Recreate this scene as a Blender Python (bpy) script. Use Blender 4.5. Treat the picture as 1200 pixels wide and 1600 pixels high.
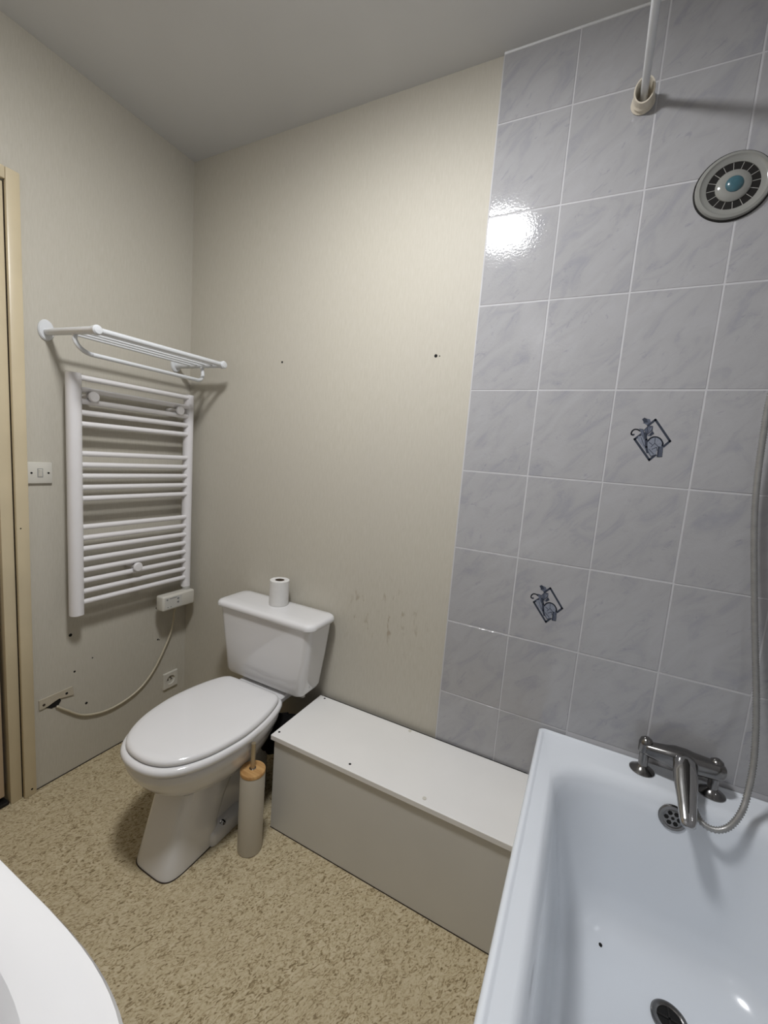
import bpy, bmesh, math, random
from mathutils import Vector, Matrix
random.seed(7)
PI = math.pi
scene = bpy.context.scene
for o in list(bpy.data.objects):
    bpy.data.objects.remove(o, do_unlink=True)
COL = scene.collection

# ------------------------------------------------------------------ camera, world, exposure
ROOM_X, ROOM_Y, ROOM_Z = 2.307, -1.70, 2.457          # right wall, front wall, ceiling
cam_data = bpy.data.cameras.new('camera')
cam_data.sensor_fit = 'VERTICAL'
cam_data.sensor_height = 36.0
cam_data.lens = 655.678 / 1600 * 36.0
cam_data.clip_start = 0.02
cam = bpy.data.objects.new('camera', cam_data)
COL.objects.link(cam)
cam.matrix_world = Matrix(((0.8906480, -0.1256448, 0.4369891, 1.66336),
                           (0.4479271, 0.0772676, -0.8907250, -1.32646),
                           (0.0781499, 0.9890617, 0.1250979, 1.28738),
                           (0, 0, 0, 1)))
scene.camera = cam
world = bpy.data.worlds.new('world')
scene.world = world
world.use_nodes = True
world.node_tree.nodes['Background'].inputs[0].default_value = (0.6, 0.65, 0.7, 1)
world.node_tree.nodes['Background'].inputs[1].default_value = 0.05
vs = scene.view_settings
vs.view_transform = 'Standard'
vs.look = 'None'
vs.exposure = 0.0
vs.gamma = 1.0
vs.use_curve_mapping = False
LAMP_POS = (1.115, -0.85, ROOM_Z)
LAMP_POWER = 174.0

# ------------------------------------------------------------------ materials
ALBEDO = 0.74        # common scale of all surface colours against the lamp's power
def srgb(r, g, b):
    f = lambda c: (c / 255 / 12.92) if c / 255 <= 0.04045 else ((c / 255 + 0.055) / 1.055) ** 2.4
    return (f(r) * ALBEDO, f(g) * ALBEDO, f(b) * ALBEDO, 1.0)

class NT:
    def __init__(s, name):
        s.m = bpy.data.materials.new(name)
        s.m.use_nodes = True
        s.t = s.m.node_tree
        s.b = s.t.nodes['Principled BSDF']
    def n(s, kind, **kw):
        nd = s.t.nodes.new(kind)
        for k, v in kw.items():
            if k.startswith('i_'):
                nd.inputs[k[2:].replace('_', ' ')].default_value = v
            else:
                setattr(nd, k, v)
        return nd
    def l(s, a, b):
        s.t.links.new(a, b)
    def ramp(s, src, stops, interp='LINEAR'):
        r = s.n('ShaderNodeValToRGB')
        r.color_ramp.interpolation = interp
        el = r.color_ramp.elements
        while len(el) < len(stops):
            el.new(0.5)
        for e, (p, c) in zip(el, stops):
            e.position = p
            e.color = c
        s.l(src, r.inputs[0])
        return r.outputs[0]
    def mix(s, fac, a, b, blend='MIX'):
        m = s.n('ShaderNodeMix', data_type='RGBA', blend_type=blend)
        for sock, v in ((m.inputs[0], fac), (m.inputs[6], a), (m.inputs[7], b)):
            if isinstance(v, bpy.types.NodeSocket):
                s.l(v, sock)
            else:
                sock.default_value = v
        return m.outputs[2]
    def coords(s, scale=(1, 1, 1), rot=(0, 0, 0), rand=False):
        tc = s.n('ShaderNodeTexCoord')
        src = tc.outputs['Object']
        if rand:
            oi = s.n('ShaderNodeObjectInfo')
            mul = s.n('ShaderNodeMath', operation='MULTIPLY')
            mul.inputs[1].default_value = 37.0
            s.l(oi.outputs['Random'], mul.inputs[0])
            add = s.n('ShaderNodeVectorMath', operation='ADD')
            s.l(src, add.inputs[0]); s.l(mul.outputs[0], add.inputs[1])
            src = add.outputs[0]
        mp = s.n('ShaderNodeMapping')
        mp.inputs['Scale'].default_value = scale
        mp.inputs['Rotation'].default_value = rot
        s.l(src, mp.inputs[0])
        return mp.outputs[0]
    def noise(s, vec, scale, detail=3.0, rough=0.5, dist=0.0):
        n = s.n('ShaderNodeTexNoise')
        n.inputs['Scale'].default_value = scale
        n.inputs['Detail'].default_value = detail
        n.inputs['Roughness'].default_value = rough
        n.inputs['Distortion'].default_value = dist
        s.l(vec, n.inputs['Vector'])
        return n.outputs['Fac']
    def bump(s, h, strength, dist=0.001):
        b = s.n('ShaderNodeBump')
        b.inputs['Strength'].default_value = strength
        b.inputs['Distance'].default_value = dist
        s.l(h, b.inputs['Height'])
        s.l(b.outputs[0], s.b.inputs['Normal'])
    def base(s, v):
        if isinstance(v, bpy.types.NodeSocket):
            s.l(v, s.b.inputs['Base Color'])
        else:
            s.b.inputs['Base Color'].default_value = v

M = {}
def simple(name, col, rough=0.5, metal=0.0, coat=0.0, var=0.04, scale=20, bump=0.0, bscale=120, spec=0.5):
    t = NT(name)
    v = t.coords()
    n = t.noise(v, scale, 3)
    dark = tuple(c * (1 - var) for c in col[:3]) + (1,)
    lite = tuple(min(1, c * (1 + var)) for c in col[:3]) + (1,)
    t.base(t.ramp(n, [(0.3, dark), (0.7, lite)]))
    t.b.inputs['Roughness'].default_value = rough
    t.b.inputs['Metallic'].default_value = metal
    t.b.inputs['Coat Weight'].default_value = coat
    t.b.inputs['Specular IOR Level'].default_value = spec
    if bump:
        t.bump(t.noise(v, bscale, 2), bump)
    M[name] = t.m
    return t

def wallpaper(name, stains):
    t = NT(name)
    v = t.coords((90, 90, 9))
    fib = t.noise(v, 3.0, 4, 0.65, 0.5)
    v2 = t.coords((1, 1, 1))
    cloud = t.noise(v2, 2.2, 3)
    c = t.ramp(fib, [(0.25, srgb(206, 200, 184)), (0.55, srgb(215, 209, 194)), (0.8, srgb(221, 216, 204))])
    c = t.mix(t.ramp(cloud, [(0.35, (0, 0, 0, 1)), (0.7, (0.35, 0.35, 0.35, 1))]), c, srgb(209, 203, 191))
    if stains:
        # brownish scuffs in a patch low on the wall beside the cistern
        sep = t.n('ShaderNodeSeparateXYZ')
        t.l(v2, sep.inputs[0])
        def band(src, mid, half):
            a = t.n('ShaderNodeMath', operation='SUBTRACT'); a.inputs[1].default_value = mid; t.l(src, a.inputs[0])
            b = t.n('ShaderNodeMath', operation='ABSOLUTE'); t.l(a.outputs[0], b.inputs[0])
            m = t.n('ShaderNodeMapRange'); m.inputs[1].default_value = half; m.inputs[2].default_value = half * 0.35
            m.inputs[3].default_value = 0; m.inputs[4].default_value = 1; t.l(b.outputs[0], m.inputs[0])
            return m.outputs[0]
        bx, bz = band(sep.outputs[0], 1.04, 0.2), band(sep.outputs[2], 0.73, 0.16)
        mm = t.n('ShaderNodeMath', operation='MULTIPLY'); t.l(bx, mm.inputs[0]); t.l(bz, mm.inputs[1])
        spots = t.ramp(t.noise(t.coords((26, 26, 11)), 1.6, 2, 0.5, 0.4), [(0.60, (0, 0, 0, 1)), (0.70, (0.75, 0.75, 0.75, 1))])
        m2 = t.n('ShaderNodeMath', operation='MULTIPLY'); t.l(mm.outputs[0], m2.inputs[0]); t.l(spots, m2.inputs[1])
        c = t.mix(m2.outputs[0], c, srgb(172, 156, 134))
    t.base(c)
    t.b.inputs['Roughness'].default_value = 0.6
    t.b.inputs['Specular IOR Level'].default_value = 0.3
    t.bump(fib, 0.32, 0.001)
    M[name] = t.m
wallpaper('wallpaper', False)
wallpaper('wallpaper_scuffed', True)

def tile_mat(name, deco):
    t = NT(name)
    v = t.coords((1, 1, 1), (0, 0.85, 0), rand=True)
    mp = t.n('ShaderNodeMapping'); mp.inputs['Scale'].default_value = (8, 8, 20)
    t.l(v, mp.inputs[0])
    a = t.noise(mp.outputs[0], 1.0, 5, 0.6, 0.9)
    mp2 = t.n('ShaderNodeMapping'); mp2.inputs['Scale'].default_value = (16, 16, 36)
    t.l(v, mp2.inputs[0])
    b = t.noise(mp2.outputs[0], 1.0, 6, 0.7, 1.4)
    c = t.ramp(a, [(0.3, srgb(175, 175, 180)), (0.48, srgb(188, 187, 188)), (0.7, srgb(193, 192, 194))])
    veins = t.ramp(b, [(0.27, (1, 1, 1, 1)), (0.40, (0, 0, 0, 1))])
    vm = t.n('ShaderNodeMath', operation='MULTIPLY'); vm.inputs[1].default_value = 0.25 if deco else 0.6
    t.l(veins, vm.inputs[0])
    c = t.mix(vm.outputs[0], c, srgb(150, 151, 161))
    t.base(c)
    t.b.inputs['Roughness'].default_value = 0.09
    t.b.inputs['Specular IOR Level'].default_value = 0.5
    t.bump(t.noise(t.coords(), 150, 2, 0.5), 0.13, 0.002)
    M[name] = t.m
tile_mat('tile_glaze', False)
tile_mat('tile_glaze_plain', True)

def floor_mat():
    t = NT('floor_vinyl')
    v = t.coords((1, 1.0, 1), (0, 0, 0.5))
    mp = t.n('ShaderNodeMapping'); mp.inputs['Scale'].default_value = (1.0, 0.5, 1.0)
    t.l(v, mp.inputs[0])
    a = t.noise(mp.outputs[0], 125, 2.0, 0.5, 1.9)
    b = t.noise(v, 6, 3)
    c = t.ramp(a, [(0.32, srgb(130, 112, 80)), (0.41, srgb(180, 162, 126)), (0.49, srgb(208, 192, 156)), (0.70, srgb(226, 212, 180))])
    c = t.mix(t.ramp(b, [(0.35, (0, 0, 0, 1)), (0.75, (0.3, 0.3, 0.3, 1))]), c, srgb(201, 185, 152))
    t.base(c)
    t.b.inputs['Roughness'].default_value = 0.75
    t.b.inputs['Specular IOR Level'].default_value = 0.25
    t.bump(a, 0.5, 0.003)
    M['floor_vinyl'] = t.m
floor_mat()

simple('ceiling_paint', srgb(232, 232, 231), 0.8, var=0.03, scale=3, bump=0.1, bscale=200, spec=0.2)
simple('grout', srgb(214, 213, 215), 0.7, var=0.05)
simple('caulk', srgb(235, 235, 235), 0.4)
simple('cream_gloss', srgb(226, 210, 176), 0.35, var=0.05, scale=6)
simple('door_paint', srgb(214, 190, 160), 0.4, var=0.05, scale=5)
simple('dark_metal', srgb(50, 48, 46), 0.5, metal=0.6)
simple('ceramic', srgb(247, 246, 246), 0.08, coat=0.5, var=0.01, scale=3)
simple('lid_plastic', srgb(252, 251, 251), 0.12, coat=0.3, var=0.01, scale=3)
simple('bath_enamel', srgb(254, 259, 265), 0.16, coat=0.4, var=0.012, scale=4)
simple('white_enamel', srgb(252, 249, 249), 0.25, coat=0.2, var=0.01)
simple('shelf_enamel', srgb(240, 242, 244), 0.25, coat=0.2, var=0.01)
simple('chrome', srgb(205, 205, 205), 0.14, metal=1.0, var=0.02)
simple('worn_chrome', srgb(150, 148, 146), 0.2, metal=1.0, var=0.12, scale=40)
simple('brushed_steel', srgb(214, 200, 172), 0.38, metal=0.8, var=0.05, scale=60)
simple('hose_chrome', srgb(176, 175, 172), 0.35, metal=0.45, var=0.1, scale=60)
simple('white_board', srgb(258, 256, 252), 0.35, var=0.015, scale=8, bump=0.05)
simple('shaded_white_board', srgb(230, 227, 219), 0.5, var=0.02, scale=6, bump=0.03)  # the casing's white made darker, shade of its front painted into the colour
simple('black_hole', srgb(14, 12, 10), 0.9, var=0.0)
simple('brown_hole', srgb(60, 48, 36), 0.9, var=0.1)
simple('plastic_white', srgb(230, 226, 214), 0.35, var=0.01)
simple('plastic_panel', srgb(222, 220, 212), 0.4, var=0.01)
simple('plastic_grey', srgb(196, 194, 188), 0.45, var=0.02)
simple('plastic_aged', srgb(206, 196, 176), 0.5, var=0.06, scale=50)
simple('plastic_cream', srgb(244, 234, 214), 0.4, var=0.05, scale=60)
simple('socket_inner', srgb(196, 188, 172), 0.45, var=0.02)
simple('cable_pvc', srgb(214, 204, 180), 0.45, var=0.03)
simple('paper', srgb(240, 238, 234), 0.85, var=0.02, scale=60, bump=0.1, bscale=300)
simple('cardboard', srgb(90, 74, 56), 0.9)
simple('canister', srgb(206, 198, 182), 0.5, var=0.01)
simple('rubber_black', srgb(14, 13, 12), 0.9, spec=0.15)
simple('fan_teal', srgb(70, 112, 124), 0.25, coat=0.5, var=0.08, scale=80)
simple('fan_dark', srgb(12, 10, 12), 0.6)
simple('fan_bezel', srgb(160, 160, 154), 0.12, coat=0.6, var=0.02)
simple('print_dark', srgb(62, 68, 82), 0.3, var=0.1, scale=200)
simple('print_mid', srgb(104, 110, 126), 0.3, var=0.15, scale=200)
simple('print_light', srgb(146, 152, 165), 0.3, var=0.12, scale=200)
simple('seam', srgb(150, 140, 116), 0.8)
simple('label_print', srgb(150, 152, 150), 0.5)

def bamboo():
    t = NT('bamboo')
    v = t.coords((10, 90, 10), (0, 0, 0.5))
    a = t.noise(v, 1.5, 3)
    t.base(t.ramp(a, [(0.3, srgb(186, 138, 82)), (0.7, srgb(222, 178, 118))]))
    t.b.inputs['Roughness'].default_value = 0.5
    M['bamboo'] = t.m
bamboo()

def lamp_mat():
    t = NT('lamp_glow')
    t.base((0.8, 0.8, 0.78, 1))
    t.b.inputs['Emission Color'].default_value = (0.97, 0.98, 1.0, 1)
    t.b.inputs['Emission Strength'].default_value = LAMP_POWER
    M['lamp_glow'] = t.m
lamp_mat()

# ------------------------------------------------------------------ object helpers
def origin_of(p):
    v = Vector((0, 0, 0))
    while p is not None:
        v += p.location
        p = p.parent
    return v

def obj(name, bm, mat, parent=None, smooth=False, loc=None):
    me = bpy.data.meshes.new(name)
    bmesh.ops.recalc_face_normals(bm, faces=bm.faces[:])
    off = origin_of(parent) if parent is not None else Vector((0, 0, 0))
    if loc is not None:
        off = Vector(loc)
    if off.length > 0:
        bmesh.ops.translate(bm, verts=bm.verts[:], vec=-off)
    bm.to_mesh(me)
    bm.free()
    if smooth:
        me.shade_smooth()
        if smooth != 'all':
            me.set_sharp_from_angle(angle=math.radians(38))
    o = bpy.data.objects.new(name, me)
    me.materials.append(M[mat])
    COL.objects.link(o)
    if loc is not None:
        o.location = Vector(loc) - (origin_of(parent) if parent is not None else Vector((0, 0, 0)))
    if parent is not None:
        o.parent = parent
    return o

def thing(name, loc, label, cat, group=None):
    o = bpy.data.objects.new(name, None)
    o.empty_display_size = 0.05
    COL.objects.link(o)
    o.location = loc
    return tag(o, label, cat, group)

def tag(o, label, cat=None, group=None, kind=None):
    o['label'] = label
    if cat: o['category'] = cat
    if group: o['group'] = group
    if kind: o['kind'] = kind
    return o

def B():
    return bmesh.new()

def box(bm, lo, hi, bev=0.0, seg=2):
    lo, hi = Vector(lo), Vector(hi)
    r = bmesh.ops.create_cube(bm, size=1.0)
    vs_ = r['verts']
    c, d = (lo + hi) / 2, hi - lo
    for v in vs_:
        v.co = Vector((v.co.x * d.x, v.co.y * d.y, v.co.z * d.z)) + c
    if bev > 0:
        es = list({e for v in vs_ for e in v.link_edges})
        bmesh.ops.bevel(bm, geom=es, offset=bev, segments=seg, profile=0.5, affect='EDGES')
    return bm

def loft(bm, rings, cap0=True, cap1=True, closed=True):
    vv = [[bm.verts.new(p) for p in r] for r in rings]
    n = len(vv[0])
    for a, b in zip(vv, vv[1:]):
        for i in range(n if closed else n - 1):
            j = (i + 1) % n
            bm.faces.new((a[i], a[j], b[j], b[i]))
    if cap0: bm.faces.new(vv[0])
    if cap1: bm.faces.new(vv[-1])
    return vv

def loft_bm(rings):
    bm = B()
    loft(bm, rings)
    return bm

def frame_for(d):
    d = Vector(d).normalized()
    up = Vector((0, 0, 1)) if abs(d.z) < 0.9 else Vector((1, 0, 0))
    a = d.cross(up).normalized()
    b = a.cross(d).normalized()
    return a, b

def tube(bm, pts, r, n=12, cap=True):
    pts = [Vector(p) for p in pts]
    rs = r if isinstance(r, (list, tuple)) else [r] * len(pts)
    rings = []
    a = None
    for i, p in enumerate(pts):
        d = (pts[min(i + 1, len(pts) - 1)] - pts[max(i - 1, 0)]).normalized()
        if a is None:
            a, b = frame_for(d)
        else:
            a = (a - d * a.dot(d)).normalized()
            b = a.cross(d).normalized()
        rings.append([p + (a * math.cos(2 * PI * k / n) + b * math.sin(2 * PI * k / n)) * rs[i] for k in range(n)])
    loft(bm, rings, cap, cap)
    return bm

def lathe(bm, base, axis, prof, n=32, cap0=True, cap1=True):
    """prof: list of (radius, height along axis)"""
    d = Vector(axis).normalized()
    a, b = frame_for(d)
    base = Vector(base)
    rings = []
    for r, h in prof:
        r = max(r, 0.0002)
        rings.append([base + d * h + (a * math.cos(2 * PI * k / n) + b * math.sin(2 * PI * k / n)) * r for k in range(n)])
    loft(bm, rings, cap0, cap1)
    return bm

def prism(bm, poly, axis, lo, hi):
    """extrude 2D polygon: axis 'y' -> poly is (x,z); 'x' -> (y,z); 'z' -> (x,y)"""
    def P(p, t):
        return {'y': (p[0], t, p[1]), 'x': (t, p[0], p[1]), 'z': (p[0], p[1], t)}[axis]
    loft(bm, [[P(p, lo) for p in poly], [P(p, hi) for p in poly]])
    return bm

def rrect(x0, x1, y0, y1, r, z, corner=8, side=4):
    """ring of a rounded rectangle, constant number of points"""
    r = min(r, (x1 - x0) / 2 - 1e-4, (y1 - y0) / 2 - 1e-4)
    pts = []
    cs = [(x1 - r, y1 - r, 0), (x0 + r, y1 - r, 90), (x0 + r, y0 + r, 180), (x1 - r, y0 + r, 270)]
    for k, (cx, cy, a0) in enumerate(cs):
        for i in range(corner + 1):
            a = math.radians(a0 + 90 * i / corner)
            pts.append(Vector((cx + r * math.cos(a), cy + r * math.sin(a), z)))
        nx, ny, na = cs[(k + 1) % 4]
        a = math.radians(na)
        q = Vector((nx + r * math.cos(a), ny + r * math.sin(a), z))
        p = pts[-1].copy()
        for i in range(1, side):
            pts.append(p.lerp(q, i / side))
    return pts

def spline(ctrl, per=8, closed=False):
    P = [Vector(p) for p in ctrl]
    out = []
    n = len(P)
    rng = range(n) if closed else range(n - 1)
    for i in rng:
        if closed:
            p0, p1, p2, p3 = P[(i - 1) % n], P[i], P[(i + 1) % n], P[(i + 2) % n]
        else:
            p0, p1, p2, p3 = P[max(i - 1, 0)], P[i], P[i + 1], P[min(i + 2, n - 1)]
        for k in range(per):
            t = k / per
            out.append(0.5 * ((2 * p1) + (p2 - p0) * t + (2 * p0 - 5 * p1 + 4 * p2 - p3) * t * t + (3 * p1 - p0 - 3 * p2 + p3) * t ** 3))
    if not closed:
        out.append(P[-1].copy())
    return out

# ------------------------------------------------------------------ the room
DOOR_Y0, DOOR_Y1, DOOR_H = -0.648, -1.465, 2.01       # opening in the left wall
WT = 0.10
fl = obj('floor', box(B(), (-WT, ROOM_Y - WT, -0.05), (ROOM_X + WT, WT, 0)), 'floor_vinyl')
tag(fl, 'mottled beige vinyl floor', kind='structure')
ce = obj('ceiling', box(B(), (-WT, ROOM_Y - WT, ROOM_Z), (ROOM_X + WT, WT, ROOM_Z + 0.05)), 'ceiling_paint')
tag(ce, 'plain off-white painted ceiling', kind='structure')
wb = obj('wall_back', box(B(), (-WT, 0, 0), (ROOM_X + WT, WT, ROOM_Z)), 'wallpaper_scuffed')
tag(wb, 'back wall, cream fibre wallpaper beside grey marbled tiles', kind='structure')
bm = B()
box(bm, (-WT, DOOR_Y0, 0), (0, 0, ROOM_Z))
box(bm, (-WT, ROOM_Y, 0), (0, DOOR_Y1, ROOM_Z))
box(bm, (-WT, DOOR_Y1, DOOR_H), (0, DOOR_Y0, ROOM_Z))
wl = obj('wall_left', bm, 'wallpaper')
tag(wl, 'cream papered wall with the doorway and the towel radiator', kind='structure')
wr = obj('wall_right', box(B(), (ROOM_X, ROOM_Y - WT, 0), (ROOM_X + WT, 0, ROOM_Z)), 'wallpaper')
tag(wr, 'tiled wall along the far side of the bath', kind='structure')
wf = obj('wall_front', box(B(), (-WT, ROOM_Y - WT, 0), (ROOM_X, ROOM_Y, ROOM_Z)), 'wallpaper')
tag(wf, 'papered wall with added unseen tiles behind the wash basin', kind='structure')

# wall tiles: 20 x 25 cm glazed tiles, grout bed recessed behind them
TX0, TW, TH, TZ1, J = 1.284, 0.20, 0.25, 2.271, 0.0037
TT = 0.008
obj('grout_bed', box(B(), (TX0 - 0.001, -0.0072, 0.26), (ROOM_X, 0, ROOM_Z - 0.001)), 'grout', wb)
obj('grout_bed', box(B(), (ROOM_X - 0.0072, ROOM_Y, 0.50), (ROOM_X, -0.0073, ROOM_Z - 0.001)), 'grout', wr)
tile_cache = {}
def tile_mesh(w, h, kind, mat):
    key = (round(w, 4), round(h, 4), kind, mat)
    if key not in tile_cache:
        bm = B()
        if kind == 'y':
            box(bm, (-w / 2, -TT, -h / 2), (w / 2, 0, h / 2), 0.0009, 1)
        else:
            box(bm, (-TT, -w / 2, -h / 2), (0, w / 2, h / 2), 0.0009, 1)
        me = bpy.data.meshes.new('tile')
        bmesh.ops.recalc_face_normals(bm, faces=bm.faces[:])
        bm.to_mesh(me); bm.free()
        me.materials.append(M[mat])
        tile_cache[key] = me
    return tile_cache[key]
rows = [(TZ1, ROOM_Z - 0.004)] + [(TZ1 - (k + 1) * TH, TZ1 - k * TH) for k in range(8)]
deco_tiles = []
for ri, (z0, z1) in enumerate(rows):
    for ci in range(6):
        x0, x1 = TX0 + ci * TW, min(TX0 + (ci + 1) * TW, ROOM_X - 0.008)
        if x1 - x0 < 0.01 or (z1 < 0.53 and ci > 1):
            continue
        deco = (ri, ci) in ((4, 2), (6, 1))
        me = tile_mesh(x1 - x0 - J, z1 - z0 - J, 'y', 'tile_glaze_plain' if deco else 'tile_glaze')
        o = bpy.data.objects.new('tile', me)
        COL.objects.link(o)
        o.parent = wb
        o.location = ((x0 + x1) / 2 + random.uniform(-1, 1) * 0.0004, random.uniform(-0.0003, 0.0003), (z0 + z1) / 2 + random.uniform(-1, 1) * 0.0004)
        if deco:
            o['label'] = 'wall tile printed with a blue-grey flower in a tilted frame'
            deco_tiles.append(o)
for ri, (z0, z1) in enumerate(rows[:8]):
    for ci in range(9):
        y1, y0 = -0.010 - ci * TW, max(-0.010 - (ci + 1) * TW, ROOM_Y)
        if y1 - y0 < 0.02:
            continue
        o = bpy.data.objects.new('tile', tile_mesh(y1 - y0 - J, z1 - z0 - J, 'x', 'tile_glaze'))
        COL.objects.link(o)
        o.parent = wr
        o.location = (ROOM_X, (y0 + y1) / 2, (z0 + z1) / 2)
obj('grout_bed', box(B(), (0.684, ROOM_Y, 0.0), (ROOM_X - 0.0085, ROOM_Y + 0.0022, ROOM_Z - 0.001)), 'grout', wf)  # unseen grey tiling added on the front wall to cut bounced light
added_front_tile = bpy.data.meshes.new('tile')
ft = box(B(), (-TW / 2 + J / 2, 0, -TH / 2 + J / 2), (TW / 2 - J / 2, 0.0032, TH / 2 - J / 2), 0.0009, 1)
bmesh.ops.recalc_face_normals(ft, faces=ft.faces[:])
ft.to_mesh(added_front_tile); ft.free()
added_front_tile.materials.append(M['tile_glaze'])
for ri in range(9):
    for ci in range(8):
        o = bpy.data.objects.new('tile', added_front_tile)
        COL.objects.link(o)
        o.parent = wf
        o.location = (0.684 + (ci + 0.5) * TW, ROOM_Y, TZ1 - (ri + 0.5) * TH)
obj('caulk', tube(B(), [(TX0, -0.006, ROOM_Z - 0.002), (ROOM_X, -0.006, ROOM_Z - 0.002)], 0.005, 8), 'caulk', wb, True)
obj('tile_edge_seam', box(B(), (TX0 - 0.0022, -0.006, 0.345), (TX0 - 0.0011, 0, ROOM_Z - 0.006)), 'grout', wb)

# printed flower on the two decorated tiles (millimetres about the tile centre)
def mm(poly):
    return [(x / 1000, z / 1000) for x, z in poly]
def flat_poly(bm, poly, y, th=0.0003):
    prism(bm, mm(poly), 'y', y - th, y)
def flat_line(bm, pts, w, y, th=0.0003):
    for (xa, za), (xb, zb) in zip(pts, pts[1:]):
        d = Vector((xb - xa, zb - za)); L = d.length; d /= L
        n = Vector((-d.y, d.x)) * w / 2
        e = d * w * 0.35
        flat_poly(bm, [(xa - e.x + n.x, za - e.y + n.y), (xa - e.x - n.x, za - e.y - n.y), (xb + e.x - n.x, zb + e.y - n.y), (xb + e.x + n.x, zb + e.y + n.y)], y, th)
def print_layers():
    Y = -TT + 0.0001
    out = []
    d = B()
    flat_line(d, [(-12, 33), (2.5, 49), (42, -4.5), (30, -19)], 5.5, Y, 0.0004)
    flat_line(d, [(15, -42), (2.6, -56), (-38, -3.4), (-22, 13)], 5.5, Y, 0.0004)
    curl = [(p.x, p.y) for p in spline([(-28.8, 18.6, 0), (-34, 21.9, 0), (-41.6, 22, 0), (-47, 16.4, 0), (-47.5, 9.3, 0), (-42.7, 7, 0)], 3)]
    flat_line(d, curl, 3.2, Y, 0.0004)
    flat_poly(d, [(-44.5, 10), (-40, 11), (-39.5, 6.5), (-43.5, 5.5)], Y, 0.00045)
    arc = [(p.x, p.y) for p in spline([(-8, -8.5, 0), (-2, 0.9, 0), (8.2, 4.8, 0), (19.6, 0.5, 0), (27, -10.8, 0), (26.2, -17.8, 0)], 3)]
    flat_line(d, arc, 3.4, Y, 0.0008)
    flat_line(d, [(-17, 13.5), (-11.2, -3), (-8.6, -22.6), (-4.3, -36.4)], 5.2, Y, 0.0009)
    flat_poly(d, [(-28, 49.4), (-23, 53.7), (-17, 51), (-14, 42), (-22, 40)], Y, 0.0007)
    flat_poly(d, [(-2.7, 5.7), (4.7, 13), (0.2, 19.8), (-6, 11)], Y, 0.0007)
    flat_poly(d, [(17.6, -19.7), (22, -19.5), (22, -46.5), (18, -47.3)], Y, 0.0010)
    flat_line(d, [(14.6, -42), (4.3, -46), (-3.5, -33.5)], 1.6, Y, 0.0010)
    flat_line(d, [(5, -28), (14, -22), (17, -30)], 1.4, Y, 0.0010)
    flat_line(d, [(-2, -28), (6, -36), (10, -40)], 1.4, Y, 0.0010)
    for leaf in ([(-12.2, 31.8), (-1.4, 32.2), (-1, 21), (-11.7, 9.5), (-19.4, 21.8), (-12.2, 31.8)], [(-30.7, 24), (-22, 23), (-16.7, 10.7), (-16, -3.3)], [(-13, 30), (-12, 12), (-11, -2)], [(-5, 31), (-10, 16)],
                 [(8, 4), (9, -12), (2, -22)], [(9, -12), (17.6, -19.7)], [(-4, -10), (4, -16)], [(25, -20), (25.5, -45)], [(28.2, -19), (29.4, -45.4), (22, -46.5)], [(-24, 2), (-14, -20)]):
        flat_line(d, leaf, 1.2, Y, 0.0010)
    out.append(('print_dark', d))
    m = B()
    flat_poly(m, [(-17, 51), (-10, 50), (-7, 43), (-13.8, 34.5), (-24.9, 39.7), (-21, 43)], Y, 0.0006)
    flat_poly(m, [(-12.2, 31.8), (-1.4, 32.2), (-1, 21), (-11.7, 9.5), (-19.4, 21.8)], Y, 0.0006)
    flat_poly(m, [(-30.7, 24), (-22, 23), (-16.7, 10.7), (-16, -3.3), (-22, 4.8)], Y, 0.0006)
    flat_poly(m, [(-11.3, 6.7), (-6, 11), (-2.7, 5.7)], Y, 0.0006)
    flat_poly(m, [(22, -19.5), (28.2, -19), (29.4, -45.4), (22, -46.5)], Y, 0.0008)
    flat_poly(m, [(-16, -3), (-9, -6), (-8.8, -22), (-12, -26)], Y, 0.0006)
    out.append(('print_mid', m))
    l = B()
    flat_poly(l, [(-30.6, 4.4), (-22, 6.2), (-16, -3.3), (-10.6, -25.5), (-4, -34), (2.5, -48), (-31.9, -4)], Y, 0.0005)
    flat_poly(l, [(-9, 26), (-4, 29), (-4, 23), (-10, 15)], Y, 0.0008)
    flat_poly(l, [(-8.8, -21.2), (-8.2, -7.1), (-1.9, 0.2), (8.2, 4.8), (19.5, 1.2), (26.8, -9.5), (26, -19.5), (17.6, -19.7), (14.6, -42.2), (4.3, -45.7), (-3.5, -33.5)], Y, 0.0006)
    out.append(('print_light', l))
    return out
for tl in deco_tiles:
    for mat, bm in print_layers():
        bmesh.ops.translate(bm, verts=bm.verts[:], vec=origin_of(tl))
        obj('flower_print', bm, mat, tl)

# wall screw holes
for (x, z, r) in ((0.52, 1.63, 0.0042), (1.155, 1.631, 0.0055), (1.168, 1.630, 0.002)):
    obj('screw_hole', lathe(B(), (x, 0.001, z), (0, -1, 0), [(r, 0), (r, 0.0016)], 10), 'black_hole', wb)
for (y, z, r) in ((-0.494, 0.548, 0.006), (-0.149, 0.552, 0.005), (-0.142, 0.402, 0.004), (-0.482, 0.399, 0.004), (-0.442, 0.25, 0.005), (-0.418, 0.428, 0.0025), (-0.135, 0.398, 0.0025)):
    obj('screw_hole', lathe(B(), (-0.001, y, z), (1, 0, 0), [(r, 0), (r, 0.0016)], 10), 'black_hole', wl)
# joint where floor meets left and back walls
obj('floor_seam', box(B(), (0, -0.612, 0), (0.0025, -0.002, 0.003)), 'brown_hole', wl)

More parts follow.
